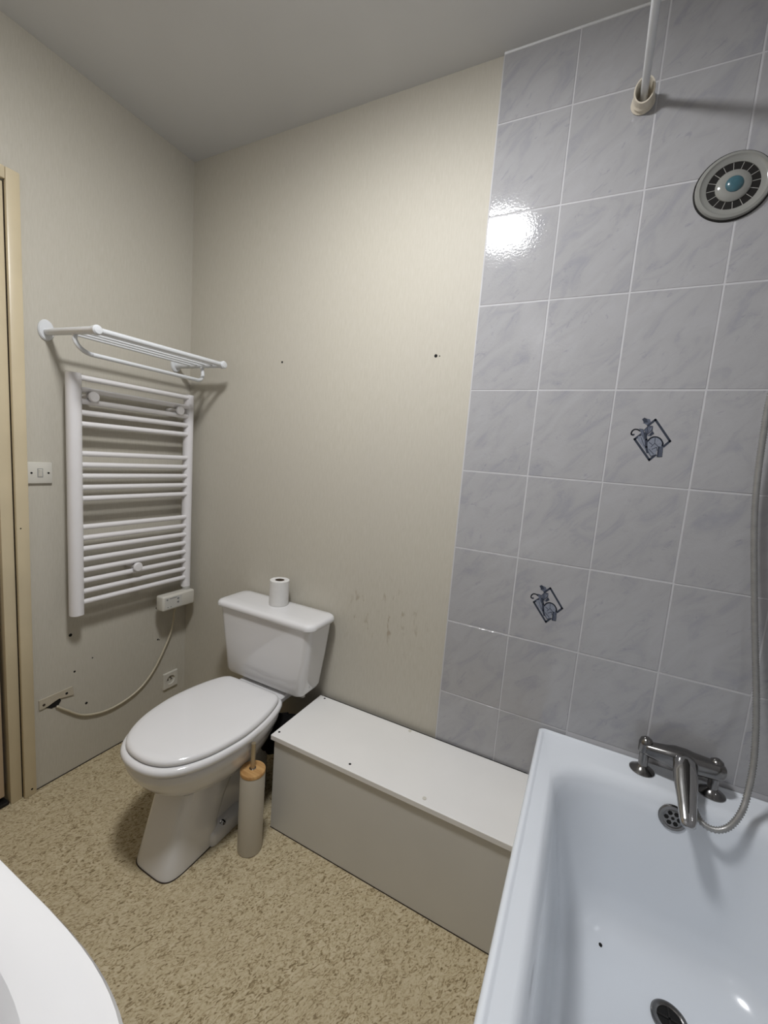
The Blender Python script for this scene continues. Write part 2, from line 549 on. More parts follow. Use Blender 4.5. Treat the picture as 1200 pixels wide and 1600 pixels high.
# door frame, architrave, door
tr = obj('trim_1', B(), 'cream_gloss')
tag(tr, 'cream painted architrave and frame around the door', kind='structure')
AY0, AY1, AX = -0.617, -0.653, 0.016
obj('architrave', box(B(), (0, AY1, 0), (AX, AY0, 2.048), 0.004), 'cream_gloss', tr, True)
obj('architrave', box(B(), (0, DOOR_Y1 - 0.036, 0), (AX, DOOR_Y1, 2.048), 0.004), 'cream_gloss', tr, True)
obj('architrave', box(B(), (0, DOOR_Y1 + 0.0, 2.012), (AX, AY1, 2.048), 0.004), 'cream_gloss', tr, True)
obj('frame_post', box(B(), (-WT, -0.688, 0), (0.003, -0.6552, DOOR_H - 0.002), 0.002), 'cream_gloss', tr, True)
obj('frame_joint', box(B(), (-WT, -0.6550, 0), (-0.003, -0.6482, DOOR_H - 0.002)), 'brown_hole', tr)
obj('frame_post', box(B(), (-WT, DOOR_Y1 + 0.002, 0), (0.003, DOOR_Y1 + 0.034, DOOR_H - 0.002), 0.003), 'cream_gloss', tr, True)
obj('frame_head', box(B(), (-WT, DOOR_Y1 + 0.035, DOOR_H - 0.034), (0.003, -0.689, DOOR_H - 0.002), 0.003), 'cream_gloss', tr, True)
obj('nail_hole', lathe(B(), (AX - 0.001, -0.632, 0.025), (1, 0, 0), [(0.0035, 0), (0.0035, 0.0014)], 8), 'black_hole', tr)
obj('nail_hole', lathe(B(), (AX - 0.001, -0.642, 0.97), (1, 0, 0), [(0.0025, 0), (0.0025, 0.0014)], 8), 'brown_hole', tr)
dr = obj('door_1', box(B(), (-0.052, DOOR_Y1 + 0.037, 0.032), (-0.012, -0.698, DOOR_H - 0.04), 0.003), 'door_paint', None, True)
tag(dr, 'cream painted flush door in the left wall', kind='structure')
obj('door_handle', tube(tube(B(), [(-0.012, -1.36, 1.0), (0.035, -1.36, 1.0)], 0.009), [(0.035, -1.365, 1.0), (0.037, -1.25, 1.0)], 0.009), 'chrome', dr, True)
th = obj('trim_2', box(B(), (-WT, DOOR_Y1 + 0.036, 0), (-0.002, -0.69, 0.012), 0.003), 'dark_metal', None)
tag(th, 'dark metal threshold strip under the door', kind='structure')

# ------------------------------------------------------------------ ceiling lamp (out of frame; its reflection shows on the tiles)
lp = thing('ceiling_light', LAMP_POS, 'round white ceiling lamp with a shallow frosted diffuser', 'lamp')
obj('base', lathe(B(), LAMP_POS, (0, 0, -1), [(0.130, 0), (0.138, 0.004), (0.138, 0.030), (0.134, 0.034), (0.124, 0.034)], 48), 'white_enamel', lp, True)
obj('lamp_shade', lathe(B(), (LAMP_POS[0], LAMP_POS[1], LAMP_POS[2] - 0.0342), (0, 0, -1),
    [(0.123 * math.cos(a), 0.018 * math.sin(a)) for a in [i * PI / 2 / 10 for i in range(11)]], 48), 'lamp_glow', lp, 'all')

# ------------------------------------------------------------------ bath
BX0, BX1, BZ = 1.607, ROOM_X - 0.0095, 0.512
BY0, BY1 = ROOM_Y + 0.006, -0.0095
bath = thing('bathtub', ((BX0 + BX1) / 2, (BY0 + BY1) / 2, 0), 'white enamelled bathtub with a flat rim against the tiled walls', 'bathtub')
def bring(il, ir, ifr, ib, r, z, **k):      # insets: left, right, front (camera end), back
    return rrect(BX0 + il, BX1 - ir, BY0 + ifr, BY1 - ib, r, z, 14, 10)
rings = [bring(.012, .0, .0, .0, .012, BZ - 0.045), bring(.003, .0, .0, .0, .012, BZ - 0.040), bring(0, 0, 0, 0, .014, BZ - 0.010), bring(.0015, .0015, .0015, .0015, .014, BZ - 0.004),
         bring(.005, .005, .005, .005, .014, BZ - 0.001), bring(.009, .009, .009, .009, .014, BZ), bring(.0125, .0125, .0125, .0125, .016, BZ - 0.0005), bring(.0155, .0155, .0155, .0155, .018, BZ - 0.0028),
         bring(.019, .019, .019, .019, .02, BZ - 0.004), bring(.045, .045, .06, .085, .08, BZ - 0.005), bring(.054, .054, .075, .098, .12, BZ - 0.008), bring(.062, .062, .085, .108, .125, BZ - 0.017),
         bring(.069, .069, .10, .117, .125, BZ - 0.035), bring(.076, .076, .12, .123, .125, BZ - 0.07), bring(.094, .094, .20, .137, .125, BZ - 0.19), bring(.110, .110, .27, .150, .125, BZ - 0.29),
         bring(.122, .122, .31, .162, .125, BZ - 0.335), bring(.140, .140, .35, .185, .12, BZ - 0.365), bring(.165, .165, .39, .22, .11, BZ - 0.382), bring(.20, .20, .44, .27, .09, BZ - 0.390),
         bring(.26, .26, .55, .40, .06, BZ - 0.395), bring(.32, .32, .75, .60, .02, BZ - 0.397)]
bm = B()
loft(bm, rings, False, True)
obj('shell', bm, 'bath_enamel', bath, 'all')
obj('side_panel', box(B(), (BX0 + 0.020, BY0, 0.0), (BX0 + 0.030, BY1, BZ - 0.042), 0.001, 1), 'white_board', bath)
cx = (BX0 + BX1) / 2
# waste outlet in the bath floor
dz = BZ - 0.3885
dc = (1.958, -0.315, dz)
d_ = obj('drain', lathe(B(), (dc[0], dc[1], dz - 0.004), (0, 0.02, 1), [(0.036, 0.0), (0.036, 0.005), (0.033, 0.0075), (0.029, 0.0075), (0.024, 0.005), (0.023, 0.0)], 36, False, False), 'worn_chrome', bath, True)
obj('drain_hole', lathe(B(), (dc[0], dc[1], dz - 0.003), (0, 0, 1), [(0.0235, 0), (0.0235, 0.0035)], 28), 'black_hole', d_)
obj('drain_cross', box(box(B(), (dc[0] - 0.023, dc[1] - 0.002, dz), (dc[0] + 0.023, dc[1] + 0.002, dz + 0.002)), (dc[0] - 0.002, dc[1] - 0.023, dz), (dc[0] + 0.002, dc[1] + 0.023, dz + 0.002)), 'dark_metal', d_)
# overflow rose on the end wall
oc = Vector((1.943, -0.1310, 0.458)); on = Vector((0, -1, 0.13)).normalized()
of = obj('overflow', lathe(B(), oc - on * 0.004, on, [(0.031, 0), (0.031, 0.004), (0.029, 0.007), (0.024, 0.0075), (0.021, 0.006), (0.0205, 0.0062)], 36), 'worn_chrome', bath, True)
oa, ob = frame_for(on)
for k in range(7):
    c = oc + on * 0.0012
    if k:
        a = 2 * PI * k / 6
        c = c + (oa * math.cos(a) + ob * math.sin(a)) * 0.0135
    obj('overflow_hole', lathe(B(), c, on, [(0.0056 if k else 0.004, 0), (0.0056 if k else 0.004, 0.0016)], 6), 'black_hole', of)
obj('enamel_chip', lathe(B(), (1.822, -0.238, BZ - 0.3820), (0, 0, 1), [(0.0045, 0), (0.0042, 0.0045), (0.003, 0.006)], 8), 'black_hole', bath)

# ------------------------------------------------------------------ bath mixer tap
tapx = 1.953
tap = thing('bath_mixer_tap', (tapx, -0.055, BZ - 0.004), 'dull chrome bath mixer tap standing on the rim of the bath', 'tap')
zt = BZ + 0.066
for s in (-1, 1):
    x = tapx + s * 0.0765
    p = obj('pillar', tube(B(), [(x, -0.052, BZ - 0.004), (x, -0.052, zt)], 0.0115, 16), 'worn_chrome', tap, True)
    obj('flange', lathe(B(), (x, -0.052, BZ - 0.0042), (0, 0, 1), [(0.030, 0), (0.030, 0.002), (0.024, 0.006), (0.014, 0.012), (0.012, 0.016)], 28), 'worn_chrome', p, True)
    obj('elbow_cap', lathe(B(), (x, -0.052, zt - 0.018), (0, 0, 1), [(0.0125, 0), (0.0165, 0.004), (0.017, 0.026), (0.014, 0.037), (0.006, 0.043), (0.0, 0.044)], 24), 'worn_chrome', p, True)
def sec(x, y, z, hy, hz, n=20):
    e = 3.0
    pts = []
    for k in range(n):
        a = 2 * PI * k / n
        c, s = math.cos(a), math.sin(a)
        pts.append(Vector((x, y + hy * math.copysign(abs(c) ** (2 / e), c), z + hz * math.copysign(abs(s) ** (2 / e), s))))
    return pts
bm = B()
loft(bm, [sec(tapx + dx, -0.058, zt - 0.003, hy * 1.15, hz * 1.25) for dx, hy, hz in ((-0.0775, .012, .012), (-0.070, .015, .014), (-0.03, .019, .018), (-.012, .023, .021), (0.015, .023, .021), (0.03, .020, .019), (0.072, .018, .017), (.088, .016, .016), (.095, .010, .011))])
obj('body', bm, 'worn_chrome', tap, True)
# cartridge neck, lever and spout reaching over the bath
hub = Vector((tapx + 0.008, -0.075, zt + 0.004))
obj('cartridge_ring', lathe(B(), hub - Vector((0, -0.004, 0.012)), (0.05, -0.9, 0.45), [(0.024, 0), (0.0245, 0.02), (0.022, 0.028), (0.018, 0.031), (0.0, 0.032)], 28), 'worn_chrome', tap, True)
def osec(p, w, h, d, n=20):
    d = Vector(d).normalized()
    a = d.cross(Vector((0, 0, 1))).normalized()
    b = a.cross(d).normalized()
    return [Vector(p) + a * w * math.cos(2 * PI * k / n) + b * h * math.sin(2 * PI * k / n) for k in range(n)]
bm = B()
ld = (0, -1, -0.55)
def lvp(t, dz=0.0):
    return (tapx + 0.004 - 0.02 * t, -0.082 - t, zt + 0.014 + dz - 0.62 * t)
loft(bm, [osec(lvp(t), w, h, ld) for t, w, h in ((0.0, .019, .012), (.008, .025, .016), (.03, .0265, .015), (.06, .024, .013), (.095, .0195, .0115), (.122, .0175, .011), (.132, .015, .009), (.136, .010, .005))])
lev = obj('lever', bm, 'chrome', tap, True)
bm = B()
loft(bm, [osec(lvp(t, dz), w, .0012, ld, 12) for t, w, dz in ((.014, .004, .0175), (.024, .0075, .0175), (.05, .006, .016), (.09, .0032, .0135), (.118, .0012, .0128))])
obj('lever_dark_reflection', bm, 'dark_metal', lev, True)  # dark reflection along the chrome lever, painted as a thin strip
bm = B()
loft(bm, [osec((tapx + 0.004 + 0.05 * t, -0.065 - t, zt - 0.016 - 0.32 * t - 1.0 * t * t), w, h, (0.05, -1, -0.5)) for t, w, h in ((0, .019, .013), (.03, .018, .012), (.06, .016, .010), (.085, .014, .0085))])
obj('spout', bm, 'worn_chrome', tap, True)
obj('hose_outlet', tube(B(), [(tapx + 0.028, -0.058, zt - 0.012), (tapx + 0.030, -0.062, zt - 0.036)], [.011, .009], 16), 'worn_chrome', tap, True)

# shower hose: corrugated metal tube from the tap, looping up the wall to the hand shower holder
HOLD = Vector((2.075, -0.045, 1.70))
ctrl = [(tapx + 0.030, -0.063, zt - 0.040), (tapx + 0.026, -0.100, zt - 0.066), (1.988, -0.150, 0.494), (2.013, -0.164, 0.490), (2.040, -0.160, 0.505), (2.062, -0.146, 0.542), (2.075, -0.122, 0.588), (2.083, -0.092, 0.660), (2.077, -0.062, 0.780),
        (2.046, -0.044, 1.00), (2.014, -0.038, 1.23), (2.002, -0.042, 1.40), (2.000, -0.055, 1.52), (2.018, -0.085, 1.585), (2.055, -0.105, 1.600), (2.075, -0.095, 1.640)]
pts = spline(ctrl, 14)
# resample and corrugate
cum = [0.0]
for a, b in zip(pts, pts[1:]):
    cum.append(cum[-1] + (b - a).length)
step = 0.0031
N = int(cum[-1] / step)
res, k = [], 0
for i in range(N + 1):
    s = i * cum[-1] / N
    while k < len(cum) - 2 and cum[k + 1] < s:
        k += 1
    t = (s - cum[k]) / max(1e-9, cum[k + 1] - cum[k])
    res.append(pts[k].lerp(pts[k + 1], t))
hs = thing('shower_hose', res[0], 'flexible ribbed grey metal shower hose hanging in front of the tiles', 'hose')
obj('tube', tube(B(), res, [0.0077 if i % 2 else 0.0055 for i in range(len(res))], 10), 'hose_chrome', hs, 'all')
hd = thing('hand_shower', HOLD, 'chrome hand shower resting in its wall holder', 'shower')
obj('holder', lathe(lathe(B(), (HOLD.x, -0.008, HOLD.z), (0, -1, 0), [(0.024, 0), (0.024, 0.006), (0.010, 0.012), (0.010, 0.055)], 24), (HOLD.x, -0.075, HOLD.z - 0.018), (0, -0.15, 1), [(0.019, 0), (0.019, 0.034)], 20), 'chrome', hd, True)
obj('handle', tube(B(), [(HOLD.x, -0.088, HOLD.z - 0.055), (HOLD.x, -0.078, HOLD.z), (HOLD.x, -0.082, HOLD.z + 0.06), (HOLD.x, -0.11, HOLD.z + 0.12)], [.010, .012, .011, .012], 16), 'chrome', hd, True)
obj('shower_head', lathe(B(), (HOLD.x, -0.105, HOLD.z + 0.125), (0, -0.85, -0.5), [(0.014, -0.006), (0.028, 0.006), (0.036, 0.018), (0.034, 0.024), (0.0, 0.026)], 28), 'chrome', hd, True)

# ------------------------------------------------------------------ extractor fan
FC = (1.868, -TT, 1.991)
fan = thing('extractor_fan', FC, 'round extractor fan with glossy bezel and teal hub set in the tiles', 'fan')
obj('bezel', lathe(B(), FC, (0, -1, 0), [(0.0745, 0), (0.0745, 0.006), (0.072, 0.010), (0.066, 0.011), (0.0645, 0.0095), (0.060, 0.0075), (0.052, 0.0055), (0.051, 0.0005)], 64, True, False), 'fan_bezel', fan, True)
obj('back_ring', lathe(B(), FC, (0, -1, 0), [(0.0775, 0), (0.0765, 0.004)], 64), 'dark_metal', fan)
obj('opening', lathe(B(), (FC[0], FC[1] - 0.0008, FC[2]), (0, -1, 0), [(0.0515, 0), (0.0515, 0.0006)], 48), 'fan_dark', fan)
for k in range(16):
    a = 2 * PI * k / 16 + 0.1
    u = Vector((math.cos(a), 0, math.sin(a))); w = Vector((-math.sin(a), 0, math.cos(a)))
    bm = B()
    c0 = Vector(FC)
    loft(bm, [[c0 + u * r + w * q + Vector((0, y, 0)) for q, y in ((-.0006, -.0014), (.0004, -.0014), (.0009, -.0042), (-.0001, -.0042))] for r in (0.033, 0.0515)])
    obj('vane', bm, 'plastic_grey', fan)
obj('centre_disc', lathe(B(), FC, (0, -1, 0), [(0.035, 0.001), (0.035, 0.006), (0.032, 0.009), (0.022, 0.012), (0.019, 0.0125), (0, 0.0125)], 40), 'fan_bezel', fan, True)
hb = obj('hub', lathe(B(), (FC[0] + 0.001, FC[1] - 0.0115, FC[2]), (0, -1, 0), [(0.0175, 0), (0.0175, 0.002), (0.014, 0.0055), (0.008, 0.0075), (0, 0.008)], 28), 'fan_teal', fan, True)

# ------------------------------------------------------------------ shower curtain rail
RX, RZ = 1.653, 2.231
rail = thing('shower_curtain_rail', (RX, -TT, RZ), 'white tubular shower curtain rail high above the bath edge', 'curtain rail')
obj('rod', tube(B(), [(RX, -0.016, RZ + 0.002), (RX, ROOM_Y + 0.012, RZ + 0.002)], 0.0088, 20), 'shelf_enamel', rail, True)
for y, s in ((-TT + 0.0005, -1), (ROOM_Y, 1)):
    cup = lathe(B(), (RX, y, RZ - 0.004), (0, s, 0), [(0.0255, 0), (0.0270, 0.003), (0.0238, 0.007), (0.0225, 0.010), (0.0255, 0.0135), (0.0228, 0.0175), (0.0224, 0.022), (0.0230, 0.043), (0.0222, 0.0455), (0.0196, 0.0455), (0.0186, 0.043), (0.0160, 0.006), (0.0, 0.006)], 32)
    for v in cup.verts:                            # the mouth is cut on the slant, open towards below
        h = (v.co.y - y) * s
        if h > 0.019:
            v.co.y += s * (v.co.z - RZ + 0.004) * 0.55 * min(1, (h - 0.019) / 0.015)
    obj('wall_cup', cup, 'plastic_cream', rail, True)

# ------------------------------------------------------------------ boxed-in pipe casing
bxz = 0.345
pb = thing('pipe_casing', (1.21, -0.15, 0), 'low white boxed-in pipe casing between the toilet and the bath', 'casing')
top = obj('top_board', box(B(), (0.806, -0.303, bxz - 0.017), (1.600, -0.016, bxz), 0.0015, 2), 'white_board', pb)
obj('front_board', box(B(), (0.816, -0.295, 0.0), (1.620, -0.279, bxz - 0.0175), 0.001, 1), 'shaded_white_board', pb)
obj('batten', box(B(), (0.85, -0.046, bxz - 0.05), (1.58, -0.016, bxz - 0.018)), 'shaded_white_board', pb)
obj('front_seam', box(B(), (0.816, -0.2962, 0.0), (1.60, -0.2945, 0.003)), 'brown_hole', pb)
for (x, y, c) in ((0.833, -0.028, 0), (0.82, -0.277, 0), (1.10, -0.277, 0), (1.348, -0.279, 1), (1.195, -0.026, 1)):
    obj('screw_cap' if c else 'screw_hole', lathe(B(), (x, y, bxz - 0.0008), (0, 0, 1), [(0.0062 if c else 0.0042, 0), (0.0058 if c else 0.0042, 0.0022 if c else 0.0011)], 12), 'plastic_white' if c else 'black_hole', top)
obj('rear_gap_shade', box(B(), (0.82, -0.0155, bxz - 0.02), (1.59, -0.0088, bxz - 0.003)), 'black_hole', pb)  # black strip painting the shade in the gap behind the top board

# ------------------------------------------------------------------ toilet
TXC = 0.62
toi = thing('toilet', (TXC, -0.34, 0), 'white ceramic toilet with a closed lid and close-coupled cistern', 'toilet')
half = [(0.0, -0.645), (0.045, -0.640), (0.088, -0.622), (0.125, -0.585), (0.155, -0.525), (0.171, -0.455), (0.176, -0.395), (0.170, -0.325), (0.157, -0.262), (0.140, -0.215), (0.121, -0.194), (0.10, -0.190), (0.05, -0.189)]
prof = [Vector((x, y, 0)) for x, y in half] + [Vector((0, -0.189, 0))] + [Vector((-x, y, 0)) for x, y in reversed(half[1:])]
OUT = spline(prof, 4, True)
OC = Vector((0, -0.41, 0))
def oring(scale, z, dy=0.0, sx=None):
    return [Vector((TXC + (p.x - OC.x) * (sx or scale), OC.y + (p.y - OC.y) * scale + dy, z)) for p in OUT]
# pan: bowl flowing into the pedestal, rear shelf, foot
bm = B()
def ped(hw, yf, yb, r, z):
    """ring with the same count as OUT: superellipse"""
    n = len(OUT)
    pts = []
    for p in OUT:
        d = Vector((p.x / 0.176, (p.y + 0.41) / 0.228))
        a = math.atan2(d.y, d.x)
        c, s = math.cos(a), math.sin(a)
        e = r
        pts.append(Vector((TXC + hw * math.copysign(abs(c) ** (2 / e), c), (yf + yb) / 2 + (yb - yf) / 2 * math.copysign(abs(s) ** (2 / e), s), z)))
    return pts
rg = [oring(0.98, 0.3695), oring(1.005, 0.364), oring(1.010, 0.350), oring(1.000, 0.338), oring(0.978, 0.331), oring(0.965, 0.320), oring(0.915, 0.295, 0.004), oring(0.85, 0.272, 0.012), oring(0.77, 0.252, 0.026),
      oring(0.66, 0.238, 0.045), ped(0.080, -0.540, -0.30, 4.6, 0.232), ped(0.080, -0.549, -0.33, 4.6, 0.20), ped(0.0805, -0.567, -0.37, 4.6, 0.14), ped(0.082, -0.588, -0.40, 4.6, 0.07), ped(0.085, -0.606, -0.40, 4.6, 0.012), ped(0.085, -0.607, -0.40, 4.6, 0.001)]
loft(bm, rg, True, True)
# trapway behind the front block
loft(bm, [rrect(TXC - .062, TXC + .062, -0.47, -0.15, .03, 0.001), rrect(TXC - .060, TXC + .060, -0.47, -0.15, .03, 0.12), rrect(TXC - .065, TXC + .065, -0.47, -0.12, .03, 0.22), rrect(TXC - .065, TXC + .065, -0.40, -0.07, .03, 0.32), rrect(TXC - .070, TXC + .070, -0.36, -0.045, .02, 0.352), rrect(TXC - .110, TXC + .110, -0.30, -0.035, .02, 0.359), rrect(TXC - .112, TXC + .112, -0.30, -0.035, .02, 0.376), rrect(TXC - .108, TXC + .108, -0.295, -0.04, .02, 0.381)])
loft(bm, [rrect(TXC - .095, TXC + .095, -0.455, -0.30, .02, 0.001), rrect(TXC - .095, TXC + .095, -0.455, -0.30, .02, 0.030), rrect(TXC - .088, TXC + .088, -0.455, -0.305, .02, 0.042), rrect(TXC - .066, TXC + .066, -0.455, -0.32, .02, 0.052)])
pan = obj('pan', bm, 'ceramic', toi, True)
obj('base_seal', loft_bm([ped(0.0868, -0.6090, -0.39, 4.6, 0.0005), ped(0.0868, -0.6090, -0.39, 4.6, 0.0030)]), 'brown_hole', pan)
bm = B()
loft(bm, [oring(0.93, 0.3705), oring(1.01, 0.3705), oring(1.042, 0.3735), oring(1.052, 0.380), oring(1.049, 0.387), oring(1.032, 0.3925), oring(1.0, 0.395), oring(0.93, 0.3945)])
obj('seat', bm, 'lid_plastic', toi, True)
bm = B()
loft(bm, [oring(0.955, 0.3965), oring(0.985, 0.398), oring(0.993, 0.402), oring(0.988, 0.4075), oring(0.972, 0.412), oring(0.94, 0.4150), oring(0.88, 0.4168), oring(0.7, 0.4185), oring(0.4, 0.4195), oring(0.1, 0.420)])
obj('lid', bm, 'lid_plastic', toi, True)
for s in (-1, 1):
    obj('hinge', tube(B(), [(TXC + s * 0.075 - 0.022, -0.186, 0.392), (TXC + s * 0.075 + 0.022, -0.186, 0.392)], 0.009, 14), 'lid_plastic', toi, True)
    obj('fixing_bolt', lathe(B(), (TXC + s * 0.079, -0.40, 0.040), (s * 0.7, 0, 0.75), [(0.011, 0), (0.011, 0.004), (0.0075, 0.005), (0.0075, 0.010), (0.003, 0.012)], 12), 'chrome', toi, True)
    obj('wing_nut', tube(B(), [(TXC + s * 0.150, -0.09, 0.364), (TXC + s * 0.150, -0.09, 0.396)], [0.012, 0.009], 10), 'plastic_grey', toi, True)
bm = B()
loft(bm, [rrect(TXC - .168, TXC + .172, -0.140, -0.035, .02, 0.392), rrect(TXC - .182, TXC + .186, -0.152, -0.026, .028, 0.398), rrect(TXC - .190, TXC + .193, -0.157, -0.022, .030, 0.412), rrect(TXC - .208, TXC + .211, -0.163, -0.016, .032, 0.55), rrect(TXC - .221, TXC + .223, -0.168, -0.013, .032, 0.663)])
cis = obj('cistern', bm, 'ceramic', toi, True)
bm = B()
def lr(i, z, r=.034):
    return rrect(0.386 + i, 0.857 - i, -0.179 + i, -0.010 - i * 0.6, r - i * 0.5, z)
loft(bm, [lr(.010, .6635), lr(.003, .665), lr(0, .669), lr(0, .676), lr(.002, .682), lr(.007, .687), lr(.016, .6895), lr(.05, .6905)])
obj('cistern_lid', bm, 'ceramic', cis, True)

# black soil pipe from the pan into the open end of the casing
sp = thing('soil_pipe', (0.70, -0.16, 0.10), 'black rubber waste pipe running from the toilet into the casing', 'pipe')
obj('pipe', tube(B(), spline([(TXC + 0.068, -0.205, 0.235), (0.715, -0.19, 0.245), (0.765, -0.16, 0.25), (0.80, -0.148, 0.248), (0.87, -0.145, 0.235), (1.05, -0.145, 0.21)], 6), [0.050] * 4 + [0.066] * 27, 24), 'rubber_black', sp, True)
obj('collar', tube(B(), [(0.735, -0.180, 0.247), (0.765, -0.160, 0.250)], 0.071, 24), 'rubber_black', sp, True)

# ------------------------------------------------------------------ toilet roll on the cistern
RC = (0.617, -0.068, 0.6905)
roll = thing('toilet_roll', RC, 'small white toilet paper roll standing on the cistern lid', 'toilet roll')
obj('paper', lathe(B(), RC, (0, 0, 1), [(0.018, 0.001), (0.036, 0), (0.0375, 0.001), (0.0375, 0.097), (0.0365, 0.098), (0.0185, 0.098), (0.018, 0.097), (0.018, 0.001)], 40, False, False), 'paper', roll, True)
obj('core', lathe(B(), RC, (0, 0, 1), [(0.0178, 0.001), (0.0178, 0.097), (0.0168, 0.097), (0.0168, 0.003), (0, 0.003)], 28), 'cardboard', roll, True)

# ------------------------------------------------------------------ toilet brush
BC = (0.812, -0.388, 0)
br = thing('toilet_brush', BC, 'beige toilet brush canister with bamboo lid standing beside the toilet', 'toilet brush')
obj('canister', lathe(B(), BC, (0, 0, 1), [(0.036, 0.0005), (0.0385, 0.002), (0.039, 0.01), (0.0388, 0.268), (0.0378, 0.271), (0.030, 0.271)], 40), 'canister', br, True)
bl = obj('bamboo_lid', lathe(B(), BC, (0, 0, 1), [(0.037, 0.2705), (0.0392, 0.2712), (0.0394, 0.279), (0.038, 0.281), (0.0, 0.2812)], 40), 'bamboo', br, True)
obj('handle', tube(B(), [(BC[0] - 0.003, BC[1] + 0.002, 0.281), (BC[0] - 0.003, BC[1] + 0.002, 0.367)], [0.0074, 0.0074], 14), 'brushed_steel', br, True)
obj('handle_ferrule', lathe(B(), (BC[0] - 0.003, BC[1] + 0.002, 0.281), (0, 0, 1), [(0.0105, 0), (0.0105, 0.001), (0.008, 0.002)], 16), 'worn_chrome', bl, True)

# ------------------------------------------------------------------ towel radiator
XR = 0.066
rad = thing('towel_radiator', (0.05, -0.275, 0.64), 'white ladder towel radiator with curved tubes on the left wall', 'radiator')
def collector(y0, y1):
    bm = B()
    def ring(z):
        ym, hy = (y0 + y1) / 2, (y1 - y0) / 2
        pts = [Vector((0.045, y0 + 0.003, z)), Vector((0.045, y1 - 0.003, z))]
        for k in range(13):
            a = -PI / 2 + PI * k / 12
            pts.append(Vector((0.056 + 0.024 * abs(math.cos(a)) ** 0.8, ym - hy * math.sin(a), z)))
        return pts
    loft(bm, [ring(0.644), ring(1.493)])
    return bm
obj('collector', collector(-0.524, -0.479), 'white_enamel', rad, True)
obj('collector', collector(-0.070, -0.032), 'white_enamel', rad, True)
zs = [1.481, 1.441, 1.402, 1.364, 1.325] + [1.224 - 0.0395 * k for k in range(5)] + [0.964 - 0.0394 * k for k in range(8)]
for z in zs:
    obj('rung', tube(B(), [(XR, -0.485, z), (XR, -0.064, z)], 0.0098, 16), 'white_enamel', rad, True)
for y, z in ((-0.452, 1.421), (-0.112, 1.421), (-0.292, 0.785)):
    k = obj('bracket_knob', lathe(B(), (0.079, y, z), (1, 0, 0), [(0.0165, 0), (0.018, 0.002), (0.018, 0.009), (0.0155, 0.012), (0.0, 0.0125)], 28), 'white_enamel', rad, True)
    obj('bracket_stem', tube(B(), [(0.001, y, z), (0.08, y, z)], 0.0085, 14), 'white_enamel', k, True)
    obj('bracket_clip', box(B(), (0.050, y - 0.008, z - 0.027), (0.058, y + 0.008, z + 0.027), 0.002), 'white_enamel', k, True)
# thermostat box under the right collector
obj('collector_neck', tube(B(), [(0.064, -0.051, 0.646), (0.064, -0.051, 0.612)], 0.017, 18), 'plastic_grey', rad, True)
tb = obj('control_box', box(B(), (0.052, -0.190, 0.567), (0.098, -0.032, 0.632), 0.007, 3), 'plastic_white', rad, True)
obj('control_panel', box(B(), (0.0975, -0.180, 0.575), (0.0988, -0.098, 0.625), 0.0006, 1), 'plastic_panel', tb)
for y, z in ((-0.118, 0.612), (-0.118, 0.596)):
    obj('control_button', lathe(B(), (0.0985, y, z), (1, 0, 0), [(0.0045, 0), (0.0045, 0.002)], 12), 'label_print', tb)
for y0, y1, z0, z1 in ((-0.158, -0.125, 0.617, 0.6205), (-0.170, -0.163, 0.580, 0.584), (-0.155, -0.149, 0.580, 0.584), (-0.174, -0.166, 0.612, 0.620)):
    obj('panel_marking', box(B(), (0.0987, y0, z0), (0.0990, y1, z1)), 'label_print', tb)
cab = spline([(0.066, -0.105, 0.569), (0.050, -0.098, 0.535), (0.024, -0.085, 0.465), (0.012, -0.100, 0.388), (0.009, -0.168, 0.268), (0.008, -0.246, 0.204), (0.0075, -0.354, 0.182), (0.0075, -0.451, 0.207), (0.007, -0.515, 0.262), (0.005, -0.545, 0.292)], 8)
obj('power_cable', tube(B(), cab, 0.0042, 10), 'cable_pvc', rad, 'all')

# ------------------------------------------------------------------ cable outlet plate, socket, switch
pl = thing('cable_plate', (0, -0.543, 0.30), 'broken white blanking plate where the cable enters the wall', 'wall plate')
obj('plate', prism(B(), [(-0.599, 0.304), (-0.572, 0.3065), (-0.553, 0.314), (-0.538, 0.318), (-0.524, 0.316), (-0.487, 0.3095), (-0.492, 0.345), (-0.599, 0.340)], 'x', 0.0003, 0.005), 'plastic_aged', pl)
obj('hole', prism(B(), [(-0.580, 0.303), (-0.560, 0.290), (-0.540, 0.289), (-0.529, 0.305), (-0.533, 0.319), (-0.553, 0.316)], 'x', -0.001, 0.0012), 'black_hole', pl)
for y, z, m in ((-0.585, 0.318, 'brown_hole'), (-0.512, 0.327, 'black_hole')):
    obj('screw', lathe(B(), (0.0045, y, z), (1, 0, 0), [(0.0048, 0), (0.0045, 0.0012)], 12), m, pl)

